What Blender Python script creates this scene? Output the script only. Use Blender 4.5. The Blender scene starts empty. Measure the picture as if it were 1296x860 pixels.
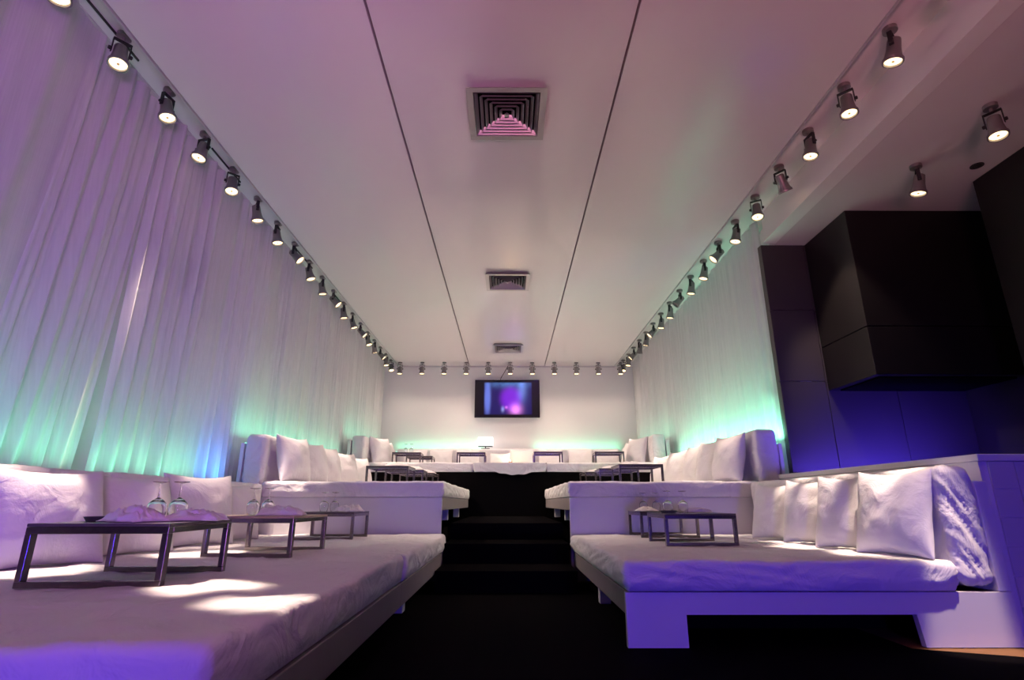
import bpy, bmesh, math, random
from mathutils import Vector, Matrix, noise
R = math.radians
random.seed(7)
scene = bpy.context.scene
col = scene.collection

# ------------------------------------------------------------------ camera
cam_d = bpy.data.cameras.new('camera')
cam_d.sensor_width = 36.0
cam_d.lens = 36.0 * 690.0 / 1296.0
cam_d.clip_end = 60
cam = bpy.data.objects.new('camera', cam_d)
col.objects.link(cam)
cam.location = (0, 0, 0.70)
PITCH = math.atan(206.0 / 690.0)
cam.rotation_euler = (math.pi / 2 + PITCH, 0, R(-0.33))
scene.camera = cam

# ------------------------------------------------------------------ world, large lights, exposure
world = bpy.data.worlds.new('world')
scene.world = world
world.use_nodes = True
world.node_tree.nodes['Background'].inputs[0].default_value = (0.16, 0.08, 0.22, 1)
world.node_tree.nodes['Background'].inputs[1].default_value = 0.05

def lamp(name, kind, loc, target, energy, color, size=0.3, angle=60, blend=0.5, size_y=None, spread=None):
    d = bpy.data.lights.new(name, kind)
    d.energy = energy
    d.color = color
    if kind == 'AREA':
        d.shape = 'RECTANGLE' if size_y else 'DISK'
        d.size = size
        if size_y:
            d.size_y = size_y
        if spread:
            d.spread = R(spread)
    else:
        d.shadow_soft_size = size
    if kind == 'SPOT':
        d.spot_size = R(angle)
        d.spot_blend = blend
    o = bpy.data.objects.new(name, d)
    col.objects.link(o)
    o.location = loc
    if target is not None:
        o.rotation_euler = (Vector(target) - Vector(loc)).to_track_quat('-Z', 'Y').to_euler()
    return o

# blue and violet floods behind the camera; rose and overhead violet are added fill
lamp('blue_floor_flood', 'SPOT', (0.9, -1.6, 0.45), (1.75, 4.0, 0.2), 330, (0.10, 0.045, 1.0), 0.12, 62, 0.8)
lamp('blue_floor_flood', 'SPOT', (-0.9, -1.2, 0.35), (-1.7, 2.0, 0.25), 140, (0.07, 0.035, 1.0), 0.12, 70, 0.9)
lamp('violet_wash_flood', 'SPOT', (0.6, -1.6, 0.8), (-2.7, 3.6, 2.8), 460, (0.62, 0.22, 1.0), 0.3, 62, 1.0)
lamp('violet_bed_fill', 'SPOT', (0.0, -1.6, 3.3), (0.0, 3.6, 0.6), 45, (0.80, 0.32, 1.0), 0.25, 70, 1.0)  # added fill from above, tints the bed tops violet
lamp('rose_fill', 'SPOT', (0.2, -1.8, 0.9), (0.4, 1.6, 3.9), 460, (1.0, 0.34, 0.50), 0.3, 84, 1.0)  # added fill that turns the main ceiling rosy
lamp('rose_fill', 'SPOT', (1.2, -1.5, 0.6), (3.6, 3.0, 3.45), 150, (1.0, 0.40, 0.42), 0.3, 46, 1.0)  # added fill for a pinker bar ceiling

scene.view_settings.view_transform = 'Standard'
scene.view_settings.look = 'None'
scene.view_settings.gamma = 1.0
scene.view_settings.use_curve_mapping = False
scene.view_settings.exposure = -0.1

# ------------------------------------------------------------------ materials
def mat(name, color, rough=0.5, metal=0.0, bump=None, var=None, spec=0.5, emit=None, estr=0.0, coat=0.0):
    m = bpy.data.materials.new(name)
    m.use_nodes = True
    nt = m.node_tree
    b = nt.nodes['Principled BSDF']
    b.inputs['Base Color'].default_value = (*color, 1)
    b.inputs['Roughness'].default_value = rough
    b.inputs['Metallic'].default_value = metal
    b.inputs['Specular IOR Level'].default_value = spec
    b.inputs['Coat Weight'].default_value = coat
    if emit:
        b.inputs['Emission Color'].default_value = (*emit, 1)
        b.inputs['Emission Strength'].default_value = estr
    tc = nt.nodes.new('ShaderNodeTexCoord')
    if bump:
        n = nt.nodes.new('ShaderNodeTexNoise')
        n.inputs['Scale'].default_value = bump[0]
        n.inputs['Detail'].default_value = 3
        nt.links.new(tc.outputs['Object'], n.inputs['Vector'])
        bn = nt.nodes.new('ShaderNodeBump')
        bn.inputs['Strength'].default_value = bump[1]
        bn.inputs['Distance'].default_value = bump[2] if len(bump) > 2 else 0.01
        nt.links.new(n.outputs['Fac'], bn.inputs['Height'])
        nt.links.new(bn.outputs['Normal'], b.inputs['Normal'])
    if var:
        n2 = nt.nodes.new('ShaderNodeTexNoise')
        n2.inputs['Scale'].default_value = var[0]
        n2.inputs['Detail'].default_value = 4
        nt.links.new(tc.outputs['Object'], n2.inputs['Vector'])
        mx = nt.nodes.new('ShaderNodeMix')
        mx.data_type = 'RGBA'
        mx.inputs['A'].default_value = (*color, 1)
        mx.inputs['B'].default_value = (*var[1], 1)
        nt.links.new(n2.outputs['Fac'], mx.inputs['Factor'])
        nt.links.new(mx.outputs['Result'], b.inputs['Base Color'])
    return m

M = {}
M['sheet'] = mat('white_cotton_sheet', (0.78, 0.76, 0.78), 0.75, bump=(60, 0.25, 0.004), spec=0.25)
M['pillow'] = mat('white_cotton_pillow', (0.80, 0.78, 0.79), 0.8, bump=(45, 0.25, 0.004), spec=0.2)
def add_creases(m, scale, strength, dist):
    nt = m.node_tree
    b = nt.nodes['Principled BSDF']
    old = b.inputs['Normal'].links[0].from_node
    tc = nt.nodes.new('ShaderNodeTexCoord')
    n = nt.nodes.new('ShaderNodeTexNoise')
    n.inputs['Scale'].default_value = scale
    n.inputs['Detail'].default_value = 4
    n.inputs['Distortion'].default_value = 1.6
    nt.links.new(tc.outputs['Object'], n.inputs['Vector'])
    bn = nt.nodes.new('ShaderNodeBump')
    bn.inputs['Strength'].default_value = strength
    bn.inputs['Distance'].default_value = dist
    nt.links.new(n.outputs['Fac'], bn.inputs['Height'])
    nt.links.new(bn.outputs['Normal'], old.inputs['Normal'])
add_creases(M['sheet'], 4.0, 0.55, 0.05)
add_creases(M['pillow'], 5.0, 0.35, 0.03)
M['board'] = mat('white_lacquered_board', (0.74, 0.73, 0.75), 0.45, var=(3, (0.70, 0.69, 0.72)), spec=0.4)
M['apron'] = mat('grey_apron_with_shade', (0.30, 0.27, 0.28), 0.5, var=(5, (0.25, 0.22, 0.23)), spec=0.3)  # grey boards, toned darker for the shade on the aisle side
M['wall'] = mat('white_painted_wall', (0.80, 0.79, 0.78), 0.6, bump=(25, 0.05))
M['ceiling'] = mat('satin_white_ceiling_panel', (0.74, 0.70, 0.71), 0.2, bump=(1.0, 0.05, 0.02), spec=0.7)
M['slot'] = mat('dark_ceiling_void', (0.10, 0.09, 0.09), 0.8)
M['trim'] = mat('pale_aluminium_trim', (0.62, 0.60, 0.62), 0.4, 0.6)
M['steel'] = mat('brushed_dark_steel', (0.30, 0.27, 0.26), 0.26, 1.0, var=(40, (0.18, 0.16, 0.155)))
M['oak'] = mat('pale_wood_tabletop', (0.55, 0.40, 0.28), 0.4, var=(12, (0.40, 0.28, 0.18)))
M['darkglass'] = mat('smoked_dark_tabletop', (0.09, 0.08, 0.08), 0.25, spec=0.6)
M['carpet'] = mat('black_carpet', (0.0028, 0.0024, 0.003), 0.95, bump=(300, 0.4), spec=0.02)
M['woodfloor'] = mat('brown_wood_floor', (0.26, 0.13, 0.045), 0.55, var=(4, (0.17, 0.08, 0.03)), spec=0.3)
M['black'] = mat('matt_black_and_shade', (0.003, 0.0025, 0.003), 0.85, spec=0.05)  # real black parts; also stands for shade under beds and in vents
M['barmetal'] = mat('dark_bronze_metal_panel', (0.10, 0.085, 0.085), 0.42, 0.55, bump=(2.2, 0.12, 0.03), var=(1.4, (0.07, 0.06, 0.065)))
M['hood'] = mat('blackened_steel_hood', (0.018, 0.015, 0.015), 0.42, 0.3, var=(2.0, (0.011, 0.009, 0.010)), spec=0.35)
M['can'] = mat('grey_cast_spotlight_body', (0.30, 0.28, 0.28), 0.4, 0.7)
M['knob'] = mat('black_plastic_knob', (0.02, 0.02, 0.02), 0.5)
M['lens_on'] = mat('lit_warm_lamp_lens', (0.9, 0.8, 0.6), 0.3, emit=(1.0, 0.74, 0.42), estr=2.6)
M['lens_off'] = mat('unlit_lamp_lens', (0.06, 0.06, 0.06), 0.2)
M['reflector'] = mat('lamp_reflector_core', (0.25, 0.2, 0.14), 0.3, emit=(1.0, 0.6, 0.25), estr=0.45)
M['vent'] = mat('painted_aluminium_vent', (0.42, 0.40, 0.40), 0.35, 0.4)
M['tvframe'] = mat('glossy_black_plastic', (0.008, 0.008, 0.01), 0.25)
M['tile'] = mat('pale_glazed_wall_tile', (0.62, 0.60, 0.64), 0.3, spec=0.5)
M['grout'] = mat('grey_grout', (0.42, 0.40, 0.42), 0.9)
M['napkin'] = mat('white_linen_napkin', (0.82, 0.78, 0.77), 0.85, bump=(70, 0.3, 0.004))
M['slate'] = mat('dark_slate_dish', (0.07, 0.07, 0.075), 0.35)
M['lampshade'] = mat('glowing_white_lampshade', (0.9, 0.9, 0.9), 0.7, emit=(1.0, 0.97, 1.0), estr=2.2)
M['flame'] = mat('candle_flame', (1, 0.8, 0.5), 0.5, emit=(1.0, 0.62, 0.28), estr=12)
M['amber'] = mat('amber_candle_glass', (0.5, 0.18, 0.10), 0.2)
M['cable'] = mat('black_cable', (0.03, 0.03, 0.03), 0.6)
M['slotplate'] = mat('dark_grey_handle', (0.05, 0.05, 0.06), 0.5)
M['led'] = mat('mint_led_strip', (0.6, 0.9, 0.8), 0.5, emit=(0.25, 1.0, 0.62), estr=3.0)
M['led_blue'] = mat('cyan_led_strip', (0.5, 0.8, 0.9), 0.5, emit=(0.10, 0.55, 1.0), estr=3.0)

M['led_added'] = mat('added_blue_strip', (0.4, 0.4, 0.9), 0.5, emit=(0.10, 0.05, 1.0), estr=3.0)  # glow of the added bar wall light

def glass_mat():
    m = bpy.data.materials.new('clear_drinking_glass')
    m.use_nodes = True
    b = m.node_tree.nodes['Principled BSDF']
    b.inputs['Base Color'].default_value = (0.96, 0.96, 0.98, 1)
    b.inputs['Roughness'].default_value = 0.02
    b.inputs['Transmission Weight'].default_value = 1.0
    b.inputs['IOR'].default_value = 1.35
    return m
M['glass'] = glass_mat()

def sheer_mat():
    m = bpy.data.materials.new('white_sheer_voile')
    m.use_nodes = True
    nt = m.node_tree
    for n in list(nt.nodes):
        nt.nodes.remove(n)
    out = nt.nodes.new('ShaderNodeOutputMaterial')
    df = nt.nodes.new('ShaderNodeBsdfDiffuse')
    df.inputs['Color'].default_value = (0.91, 0.89, 0.92, 1)
    tl = nt.nodes.new('ShaderNodeBsdfTranslucent')
    tl.inputs['Color'].default_value = (0.90, 0.88, 0.91, 1)
    tp = nt.nodes.new('ShaderNodeBsdfTransparent')
    tp.inputs['Color'].default_value = (0.92, 0.91, 0.94, 1)
    m1 = nt.nodes.new('ShaderNodeMixShader')
    m1.inputs[0].default_value = 0.32
    m2 = nt.nodes.new('ShaderNodeMixShader')
    nt.links.new(df.outputs[0], m1.inputs[1])
    nt.links.new(tl.outputs[0], m1.inputs[2])
    nt.links.new(m1.outputs[0], m2.inputs[1])
    nt.links.new(tp.outputs[0], m2.inputs[2])
    tc = nt.nodes.new('ShaderNodeTexCoord')
    mp = nt.nodes.new('ShaderNodeMapping')
    mp.inputs['Scale'].default_value = (1, 40, 1.2)
    n = nt.nodes.new('ShaderNodeTexNoise')
    n.inputs['Scale'].default_value = 3.0
    nt.links.new(tc.outputs['Object'], mp.inputs[0])
    nt.links.new(mp.outputs[0], n.inputs['Vector'])
    mr = nt.nodes.new('ShaderNodeMapRange')
    mr.inputs['To Min'].default_value = 0.20
    mr.inputs['To Max'].default_value = 0.36
    nt.links.new(n.outputs['Fac'], mr.inputs['Value'])
    nt.links.new(mr.outputs[0], m2.inputs[0])
    mp2 = nt.nodes.new('ShaderNodeMapping')
    mp2.inputs['Scale'].default_value = (1, 2.0, 16)
    n3 = nt.nodes.new('ShaderNodeTexNoise')
    n3.inputs['Scale'].default_value = 2.0
    nt.links.new(tc.outputs['Object'], mp2.inputs[0])
    nt.links.new(mp2.outputs[0], n3.inputs['Vector'])
    bp = nt.nodes.new('ShaderNodeBump')
    bp.inputs['Strength'].default_value = 0.25
    bp.inputs['Distance'].default_value = 0.01
    nt.links.new(n3.outputs['Fac'], bp.inputs['Height'])
    nt.links.new(bp.outputs[0], df.inputs['Normal'])
    nt.links.new(m2.outputs[0], out.inputs[0])
    return m
M['sheer'] = sheer_mat()

def screen_mat():
    m = bpy.data.materials.new('television_picture')
    m.use_nodes = True
    nt = m.node_tree
    b = nt.nodes['Principled BSDF']
    b.inputs['Base Color'].default_value = (0.004, 0.004, 0.008, 1)
    b.inputs['Roughness'].default_value = 0.2
    tc = nt.nodes.new('ShaderNodeTexCoord')
    sep = nt.nodes.new('ShaderNodeSeparateXYZ')
    nt.links.new(tc.outputs['Object'], sep.inputs[0])
    def math_(op, a, c=None, clamp=False):
        n = nt.nodes.new('ShaderNodeMath')
        n.operation = op
        n.use_clamp = clamp
        for i, v in enumerate((a, c)):
            if v is None:
                continue
            if isinstance(v, (int, float)):
                n.inputs[i].default_value = v
            else:
                nt.links.new(v, n.inputs[i])
        return n.outputs[0]
    X, Z = sep.outputs['X'], sep.outputs['Z']
    def blob(cx, cz, sx, sz, power=1.0):
        dx = math_('DIVIDE', math_('SUBTRACT', X, cx), sx)
        dz = math_('DIVIDE', math_('SUBTRACT', Z, cz), sz)
        r2 = math_('ADD', math_('MULTIPLY', dx, dx), math_('MULTIPLY', dz, dz))
        return math_('POWER', 2.718, math_('MULTIPLY', math_('POWER', r2, power), -1.0))
    def band(v, lo, hi, soft):
        a = math_('DIVIDE', math_('SUBTRACT', v, lo), soft, True)
        c = math_('DIVIDE', math_('SUBTRACT', hi, v), soft, True)
        return math_('MULTIPLY', a, c)
    ns = nt.nodes.new('ShaderNodeTexNoise')
    ns.inputs['Scale'].default_value = 7.0
    nt.links.new(tc.outputs['Object'], ns.inputs['Vector'])
    acc = None
    def layer(fac, rgb, s):
        nonlocal acc
        vm = nt.nodes.new('ShaderNodeVectorMath')
        vm.operation = 'SCALE'
        vm.inputs[0].default_value = (rgb[0] * s, rgb[1] * s, rgb[2] * s)
        nt.links.new(fac, vm.inputs['Scale'])
        if acc is None:
            acc = vm.outputs[0]
        else:
            ad = nt.nodes.new('ShaderNodeVectorMath')
            ad.operation = 'ADD'
            nt.links.new(acc, ad.inputs[0])
            nt.links.new(vm.outputs[0], ad.inputs[1])
            acc = ad.outputs[0]
    frame = math_('MULTIPLY', band(X, -0.53, 0.56, 0.03), band(Z, -0.37, 0.375, 0.03))
    layer(frame, (0.010, 0.008, 0.16), 1.0)
    layer(math_('MULTIPLY', frame, blob(-0.44, 0.02, 0.075, 0.40, 2.0)), (0.22, 0.32, 1.0), 0.9)
    layer(math_('MULTIPLY', frame, blob(0.33, 0.22, 0.10, 0.28, 1.0)), (0.22, 0.40, 1.0), 0.8)
    layer(math_('MULTIPLY', frame, math_('MULTIPLY', blob(0.02, 0.34, 0.5, 0.09, 1.0), ns.outputs['Fac'])), (0.12, 0.40, 0.8), 1.0)
    layer(math_('MULTIPLY', frame, blob(0.08, 0.0, 0.24, 0.27, 2.5)), (0.28, 0.01, 0.85), 1.0)
    layer(math_('MULTIPLY', frame, blob(0.19, -0.25, 0.12, 0.12, 1.0)), (1.0, 0.30, 0.9), 1.6)
    layer(math_('MULTIPLY', frame, blob(-0.02, -0.20, 0.03, 0.03, 1.0)), (0.9, 0.25, 0.7), 1.0)
    layer(math_('MULTIPLY', frame, blob(-0.10, -0.24, 0.035, 0.06, 1.0)), (0.4, 0.5, 1.0), 0.9)
    nt.links.new(acc, b.inputs['Emission Color'])
    b.inputs['Emission Strength'].default_value = 0.75
    return m
M['screen'] = screen_mat()

# ------------------------------------------------------------------ mesh helpers
class MB:
    def __init__(self):
        self.v, self.f = [], []
    def quadgrid(self, pts, nx, ny, flip=False, close_x=False):
        o = len(self.v)
        self.v += [tuple(p) for p in pts]
        for j in range(ny - 1):
            for i in range(nx - (0 if close_x else 1)):
                a = o + j * nx + i
                b = o + j * nx + (i + 1) % nx
                q = (a, b, b + nx, a + nx)
                self.f.append(q[::-1] if flip else q)
    def box(self, x0, x1, y0, y1, z0, z1, c=0.0):
        if c <= 0:
            o = len(self.v)
            self.v += [(x, y, z) for z in (z0, z1) for y in (y0, y1) for x in (x0, x1)]
            for q in ((0, 2, 3, 1), (4, 5, 7, 6), (0, 1, 5, 4), (2, 6, 7, 3), (0, 4, 6, 2), (1, 3, 7, 5)):
                self.f.append(tuple(o + k for k in q))
            return self
        bm = bmesh.new()
        bmesh.ops.create_cube(bm, size=1.0)
        for w in bm.verts:
            w.co = Vector(((x0 + x1) / 2 + w.co.x * (x1 - x0), (y0 + y1) / 2 + w.co.y * (y1 - y0), (z0 + z1) / 2 + w.co.z * (z1 - z0)))
        bmesh.ops.bevel(bm, geom=list(bm.edges), offset=c, segments=2, affect='EDGES', profile=0.5)
        self.add_bm(bm)
        return self
    def add_bm(self, bm):
        o = len(self.v)
        bm.verts.index_update()
        self.v += [tuple(w.co) for w in bm.verts]
        self.f += [tuple(o + w.index for w in fc.verts) for fc in bm.faces]
        bm.free()
    def prism(self, poly, axis, a, b):
        """poly of 2-D points extruded along axis from a to b"""
        n = len(poly)
        o = len(self.v)
        def p3(p, t):
            return {'x': (t, p[0], p[1]), 'y': (p[0], t, p[1]), 'z': (p[0], p[1], t)}[axis]
        self.v += [p3(p, a) for p in poly] + [p3(p, b) for p in poly]
        self.f.append(tuple(o + i for i in range(n)))
        self.f.append(tuple(o + n + i for i in reversed(range(n))))
        for i in range(n):
            j = (i + 1) % n
            self.f.append((o + i, o + n + i, o + n + j, o + j))
        return self
    def lathe(self, prof, n=20, M4=None, ring=False):
        """prof: list of (r, z) from one end to the other"""
        M4 = M4 or Matrix.Identity(4)
        o = len(self.v)
        for r, z in prof:
            for i in range(n):
                t = 2 * math.pi * i / n
                self.v.append(tuple(M4 @ Vector((r * math.cos(t), r * math.sin(t), z))))
        for j in range(len(prof) - 1):
            for i in range(n):
                a, b = o + j * n + i, o + j * n + (i + 1) % n
                self.f.append((a, b, b + n, a + n))
        if ring:
            k = o + (len(prof) - 1) * n
            for i in range(n):
                self.f.append((k + i, k + (i + 1) % n, o + (i + 1) % n, o + i))
            return self
        for j, fl in ((0, True), (len(prof) - 1, False)):
            if prof[j][0] > 1e-5:
                rg = [o + j * n + i for i in range(n)]
                self.f.append(tuple(reversed(rg)) if fl else tuple(rg))
        return self
    def tube(self, pts, r, n=8):
        pts = [Vector(p) for p in pts]
        o = len(self.v)
        for k, p in enumerate(pts):
            d = (pts[min(k + 1, len(pts) - 1)] - pts[max(k - 1, 0)]).normalized()
            s = d.cross(Vector((0, 0, 1)) if abs(d.z) < 0.9 else Vector((1, 0, 0))).normalized()
            t = d.cross(s)
            for i in range(n):
                a = 2 * math.pi * i / n
                self.v.append(tuple(p + s * r * math.cos(a) + t * r * math.sin(a)))
        for j in range(len(pts) - 1):
            for i in range(n):
                a, b = o + j * n + i, o + j * n + (i + 1) % n
                self.f.append((a, b, b + n, a + n))
        self.f.append(tuple(o + i for i in reversed(range(n))))
        self.f.append(tuple(o + (len(pts) - 1) * n + i for i in range(n)))
        return self
    def build(self, name, m, parent=None, smooth=False, loc=None, angle=None):
        me = bpy.data.meshes.new(name)
        me.from_pydata(self.v, [], self.f)
        bm = bmesh.new()
        bm.from_mesh(me)
        bmesh.ops.remove_doubles(bm, verts=bm.verts, dist=1e-6)
        bmesh.ops.recalc_face_normals(bm, faces=bm.faces)
        bm.to_mesh(me)
        bm.free()
        me.materials.append(M[m] if isinstance(m, str) else m)
        if smooth:
            me.polygons.foreach_set('use_smooth', [True] * len(me.polygons))
            if angle:
                me.set_sharp_from_angle(angle=R(angle))
        o = bpy.data.objects.new(name, me)
        col.objects.link(o)
        if parent:
            o.parent = parent
        if loc:
            o.location = loc
        return o

def empty(name, loc=(0, 0, 0), rz=0):
    o = bpy.data.objects.new(name, None)
    o.empty_display_size = 0.1
    col.objects.link(o)
    o.location = loc
    o.rotation_euler = (0, 0, rz)
    return o

def tag(o, label, cat, group=None, kind=None):
    o['label'] = label
    o['category'] = cat
    if group:
        o['group'] = group
    if kind:
        o['kind'] = kind
    return o

def struct(o, label, cat):
    o['kind'] = 'structure'
    o['label'] = label
    o['category'] = cat
    return o

def copy_tree(o, parent=None):
    c = o.copy()
    col.objects.link(c)
    c.parent = parent
    for ch in o.children:
        if ch.type != 'LIGHT':
            copy_tree(ch, c)
    return c

def rounded_box(x0, x1, y0, y1, z0, z1, r, step, disp=None, zstep=0.014):
    """box with rounded edges and a displacement function disp(p, n) -> Vector"""
    def axis(a, b):
        r_ = min(r, (b - a) / 2 - 1e-4)
        inner = max(2, int(round((b - a - 2 * r_) / step)) + 1)
        c = [a, a + r_ * 0.3, a + r_ * 0.65]
        c += [a + r_ + (b - a - 2 * r_) * i / (inner - 1) for i in range(inner)]
        c += [b - r_ * 0.65, b - r_ * 0.3, b]
        return c
    X, Y = axis(x0, x1), axis(y0, y1)
    step = min(step, zstep)
    Z = axis(z0, z1)
    mb = MB()
    def face(A, B, f3, flip):
        pts = [f3(a, b) for b in B for a in A]
        mb.quadgrid(pts, len(A), len(B), flip)
    face(X, Y, lambda a, b: (a, b, z1), False)
    face(X, Y, lambda a, b: (a, b, z0), True)
    face(X, Z, lambda a, b: (a, y0, b), False)
    face(X, Z, lambda a, b: (a, y1, b), True)
    face(Y, Z, lambda a, b: (x1, a, b), False)
    face(Y, Z, lambda a, b: (x0, a, b), True)
    rr = min(r, (x1 - x0) / 2 - 1e-4, (y1 - y0) / 2 - 1e-4, (z1 - z0) / 2 - 1e-4)
    out = []
    for p in mb.v:
        p = Vector(p)
        q = Vector((min(max(p.x, x0 + rr), x1 - rr), min(max(p.y, y0 + rr), y1 - rr), min(max(p.z, z0 + rr), z1 - rr)))
        d = p - q
        n = d.normalized() if d.length > 1e-7 else Vector((0, 0, 1))
        w = q + n * rr
        if disp:
            w = w + disp(w, n)
        out.append(tuple(w))
    mb.v = out
    return mb

def ridge(v):
    return 1.0 - 2.0 * abs(noise.noise(v))

def cover_disp(seed, z0, z1, top=0.004, side=0.010, skew=0.8, hf=1.0):
    """cloth relief: soft waves on top, slanted pulled creases on the sides"""
    def f(p, n):
        s = Vector((seed * 3.7, seed * 1.3, seed * 2.1))
        t = noise.noise(Vector((p.x * 2.1, p.y * 2.1, p.z)) + s) * top * 1.5
        t += ridge(Vector((p.x * 3.0 + p.y * 2.0, p.y * 2.4 - p.x * 1.5, p.z * 2)) + s) * top * 0.8
        t += max(0.0, ridge(Vector((p.x * 5.0 - p.y * 3.0, p.y * 4.0 + p.x * 2.5, 3.0)) + s) - 0.45) * top * 1.8
        a = 0.0
        sidew = 1.0 - abs(n.z)
        if sidew > 0.15:
            along = p.x if abs(n.y) > abs(n.x) else p.y
            zz = p.z - z0
            k = Vector((along * 1.6 * hf, zz * 20.0 * hf + along * 4.0 * skew + 0.8 * noise.noise(Vector((along * 1.5, zz, seed))), seed * 5.0))
            k2 = Vector((along * 3.2 * hf, zz * 15.0 * hf - along * 7.0 * skew, seed * 9.0))
            a = ridge(k) * side * 0.55 + ridge(k2) * side * 0.35 + noise.noise(Vector((along * 2.2, p.z * 3.0, seed * 2.0))) * side * 0.9
            g = (p.z - z0) / max(1e-3, z1 - z0)
            a *= min(1.0, 0.35 + 0.9 * (1 - abs(2 * g - 0.9)))
            a -= 0.012 * max(0.0, 1 - g * 3)
        w = 0.0 if n.z < -0.6 else 1.0
        return n * ((t * max(0.0, n.z) + a * sidew) * w)
    return f

def pillow_mesh(w, h, t, seed, n=26):
    """square cushion standing on its lower edge: width X, height Z, thickness Y"""
    mb = MB()
    for side in (1, -1):
        pts = []
        for j in range(n):
            for i in range(n):
                u = math.sin((i / (n - 1) * 2 - 1) * math.pi / 2)
                v = math.sin((j / (n - 1) * 2 - 1) * math.pi / 2)
                e = (max(0, 1 - u * u) * max(0, 1 - v * v)) ** 0.44
                x = w / 2 * u * (1 - 0.075 * (1 - v * v) * u * u)
                z = h / 2 * v * (1 - 0.075 * (1 - u * u) * v * v)
                sag = -0.015 * (1 - u * u) * (v > 0) * v
                wr = noise.noise(Vector((u * 2.3 + seed, v * 2.3, seed * 1.7))) * 0.011
                wr += ridge(Vector((u * 3.5 - v * 2.5 + seed, v * 3.0 + u, seed))) * 0.010 * e
                cor = (abs(u) * abs(v)) ** 3
                wr += math.sin((u * v) * 22 + seed) * 0.004 * cor
                y = side * (t / 2 * e * (1 + 0.10 * (v < 0) * (-v))) + side * wr * e + noise.noise(Vector((u, v, seed * 3))) * 0.010
                pts.append((x, y, h / 2 + z + sag))
        mb.quadgrid(pts, n, n, side > 0)
    return mb

def pillow(loc, w, h, t, yaw, lean, seed, label, group, roll=0.0):
    o = pillow_mesh(w, h, t, seed).build('throw_pillow', 'pillow', smooth=True)
    o.matrix_world = Matrix.Translation(loc) @ Matrix.Rotation(yaw, 4, 'Z') @ Matrix.Rotation(-lean, 4, 'X') @ Matrix.Rotation(roll, 4, 'Y')
    tag(o, label, 'pillow', group)
    return o

ORD = ['first', 'second', 'third', 'fourth', 'fifth', 'sixth', 'seventh', 'eighth', 'ninth', 'tenth', 'eleventh', 'twelfth', 'thirteenth',
       'fourteenth', 'fifteenth', 'sixteenth', 'seventeenth', 'eighteenth', 'nineteenth', 'twentieth', 'twenty-first', 'twenty-second', 'twenty-third']

# ------------------------------------------------------------------ setting
YB = 12.15          # back wall
YN = -2.6           # wall behind the camera
CZ = 3.70           # underside of the ceiling panels
XL, XR = -3.05, 3.02
F2, F3 = 5.5, 9.1   # fronts of the second and third terrace
Z1, Z2, Z3 = 0.41, 0.90, 1.33   # mattress tops

struct(MB().box(XL - .1, 5.2, YN - .1, YB + .1, -0.1, 0).build('floor', 'woodfloor'), 'brown wooden floor showing at the right front corner', 'floor')
struct(MB().prism([(-3.0, YN), (4.1, YN), (4.1, 2.80), (2.5, 2.86), (2.02, 3.04), (2.02, 5.4), (-3.0, 5.4)], 'z', 0.0005, 0.0025).build('carpet_runner', 'carpet'), 'black carpet covering the central aisle between the beds', 'carpet')
struct(MB().box(XL - .12, XL, YN, YB, 0, 3.9).build('wall_left', 'wall'), 'white wall behind the left sheer curtains', 'wall')
struct(MB().box(XR, XR + .12, F2 + .02, YB, 0, 3.9).build('wall_right', 'wall'), 'white wall behind the right sheer curtains', 'wall')
struct(MB().box(XL - .12, XR + .12, YB, YB + .12, 0, 3.9).build('wall_back', 'wall'), 'white back wall that carries the television', 'wall')
struct(MB().box(XL - .12, 5.2, YN - .12, YN, 0, 3.9).build('wall_front', 'black'), 'dark wall behind the viewer', 'wall')
# ceiling: void slab + three panels with shadow gaps + edge trims
ceil = struct(MB().box(XL, XR, YN, YB, 3.80, 3.90).build('ceiling', 'ceiling'), 'satin white panelled ceiling with two long dark seams', 'ceiling')
SEAM_L, SEAM_R = -0.905, 0.815
for a, b in ((-2.52, SEAM_L - .008), (SEAM_L + .008, SEAM_R - .008), (SEAM_R + .008, 2.42)):
    MB().box(a, b, YN, YB - .02, CZ, 3.76, 0.003).build('ceiling_panel', 'ceiling', ceil)
for s in (SEAM_L, SEAM_R):
    MB().box(s - .03, s + .03, YN, YB - .02, 3.762, 3.798).build('shadow_gap_backing', 'slot', ceil)
struct(MB().box(-2.545, -2.524, YN, YB - .02, 3.682, 3.798).build('trim_1', 'trim'), 'thin metal edge trim along the left ceiling panel', 'trim')
struct(MB().box(-2.52, 2.42, YB - .019, YB - .004, 3.672, 3.76).build('trim_4', 'trim'), 'thin metal edge trim where ceiling meets the back wall', 'trim')
struct(MB().box(2.424, 2.445, YN, YB - .02, 3.682, 3.798).build('trim_2', 'trim'), 'thin metal edge trim along the right ceiling panel', 'trim')
# bar side: fascia, lower ceiling, metal walls
BZ = 3.45
struct(MB().box(2.83, 2.95, YN, 5.46, BZ, 3.80).box(2.80, 2.83, YN, 5.46, BZ, 3.60).build('trim_3', 'wall'), 'white fascia beam dropping to the lower ceiling over the bar', 'fascia')
struct(MB().box(2.951, 5.1, YN, 5.6, BZ, BZ + .1).build('ceiling_bar', 'ceiling'), 'lower white ceiling over the bar alcove', 'ceiling')
bw = struct(MB().box(2.80, 4.98, 5.53, 5.58, 0, BZ - .001).build('wall_bar_back', 'slot'), 'dark bronze metal wall at the rear of the bar', 'wall')
for a, b in ((2.80, 3.27), (3.276, 3.99), (3.996, 4.70)):
    for z0, z1 in ((0.0, 0.96), (0.966, 1.9), (1.906, 2.68), (2.686, BZ - .002)):
        MB().box(a, b, 5.50, 5.529, z0, z1, 0.003).build('wall_panel', 'barmetal', bw)
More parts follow.
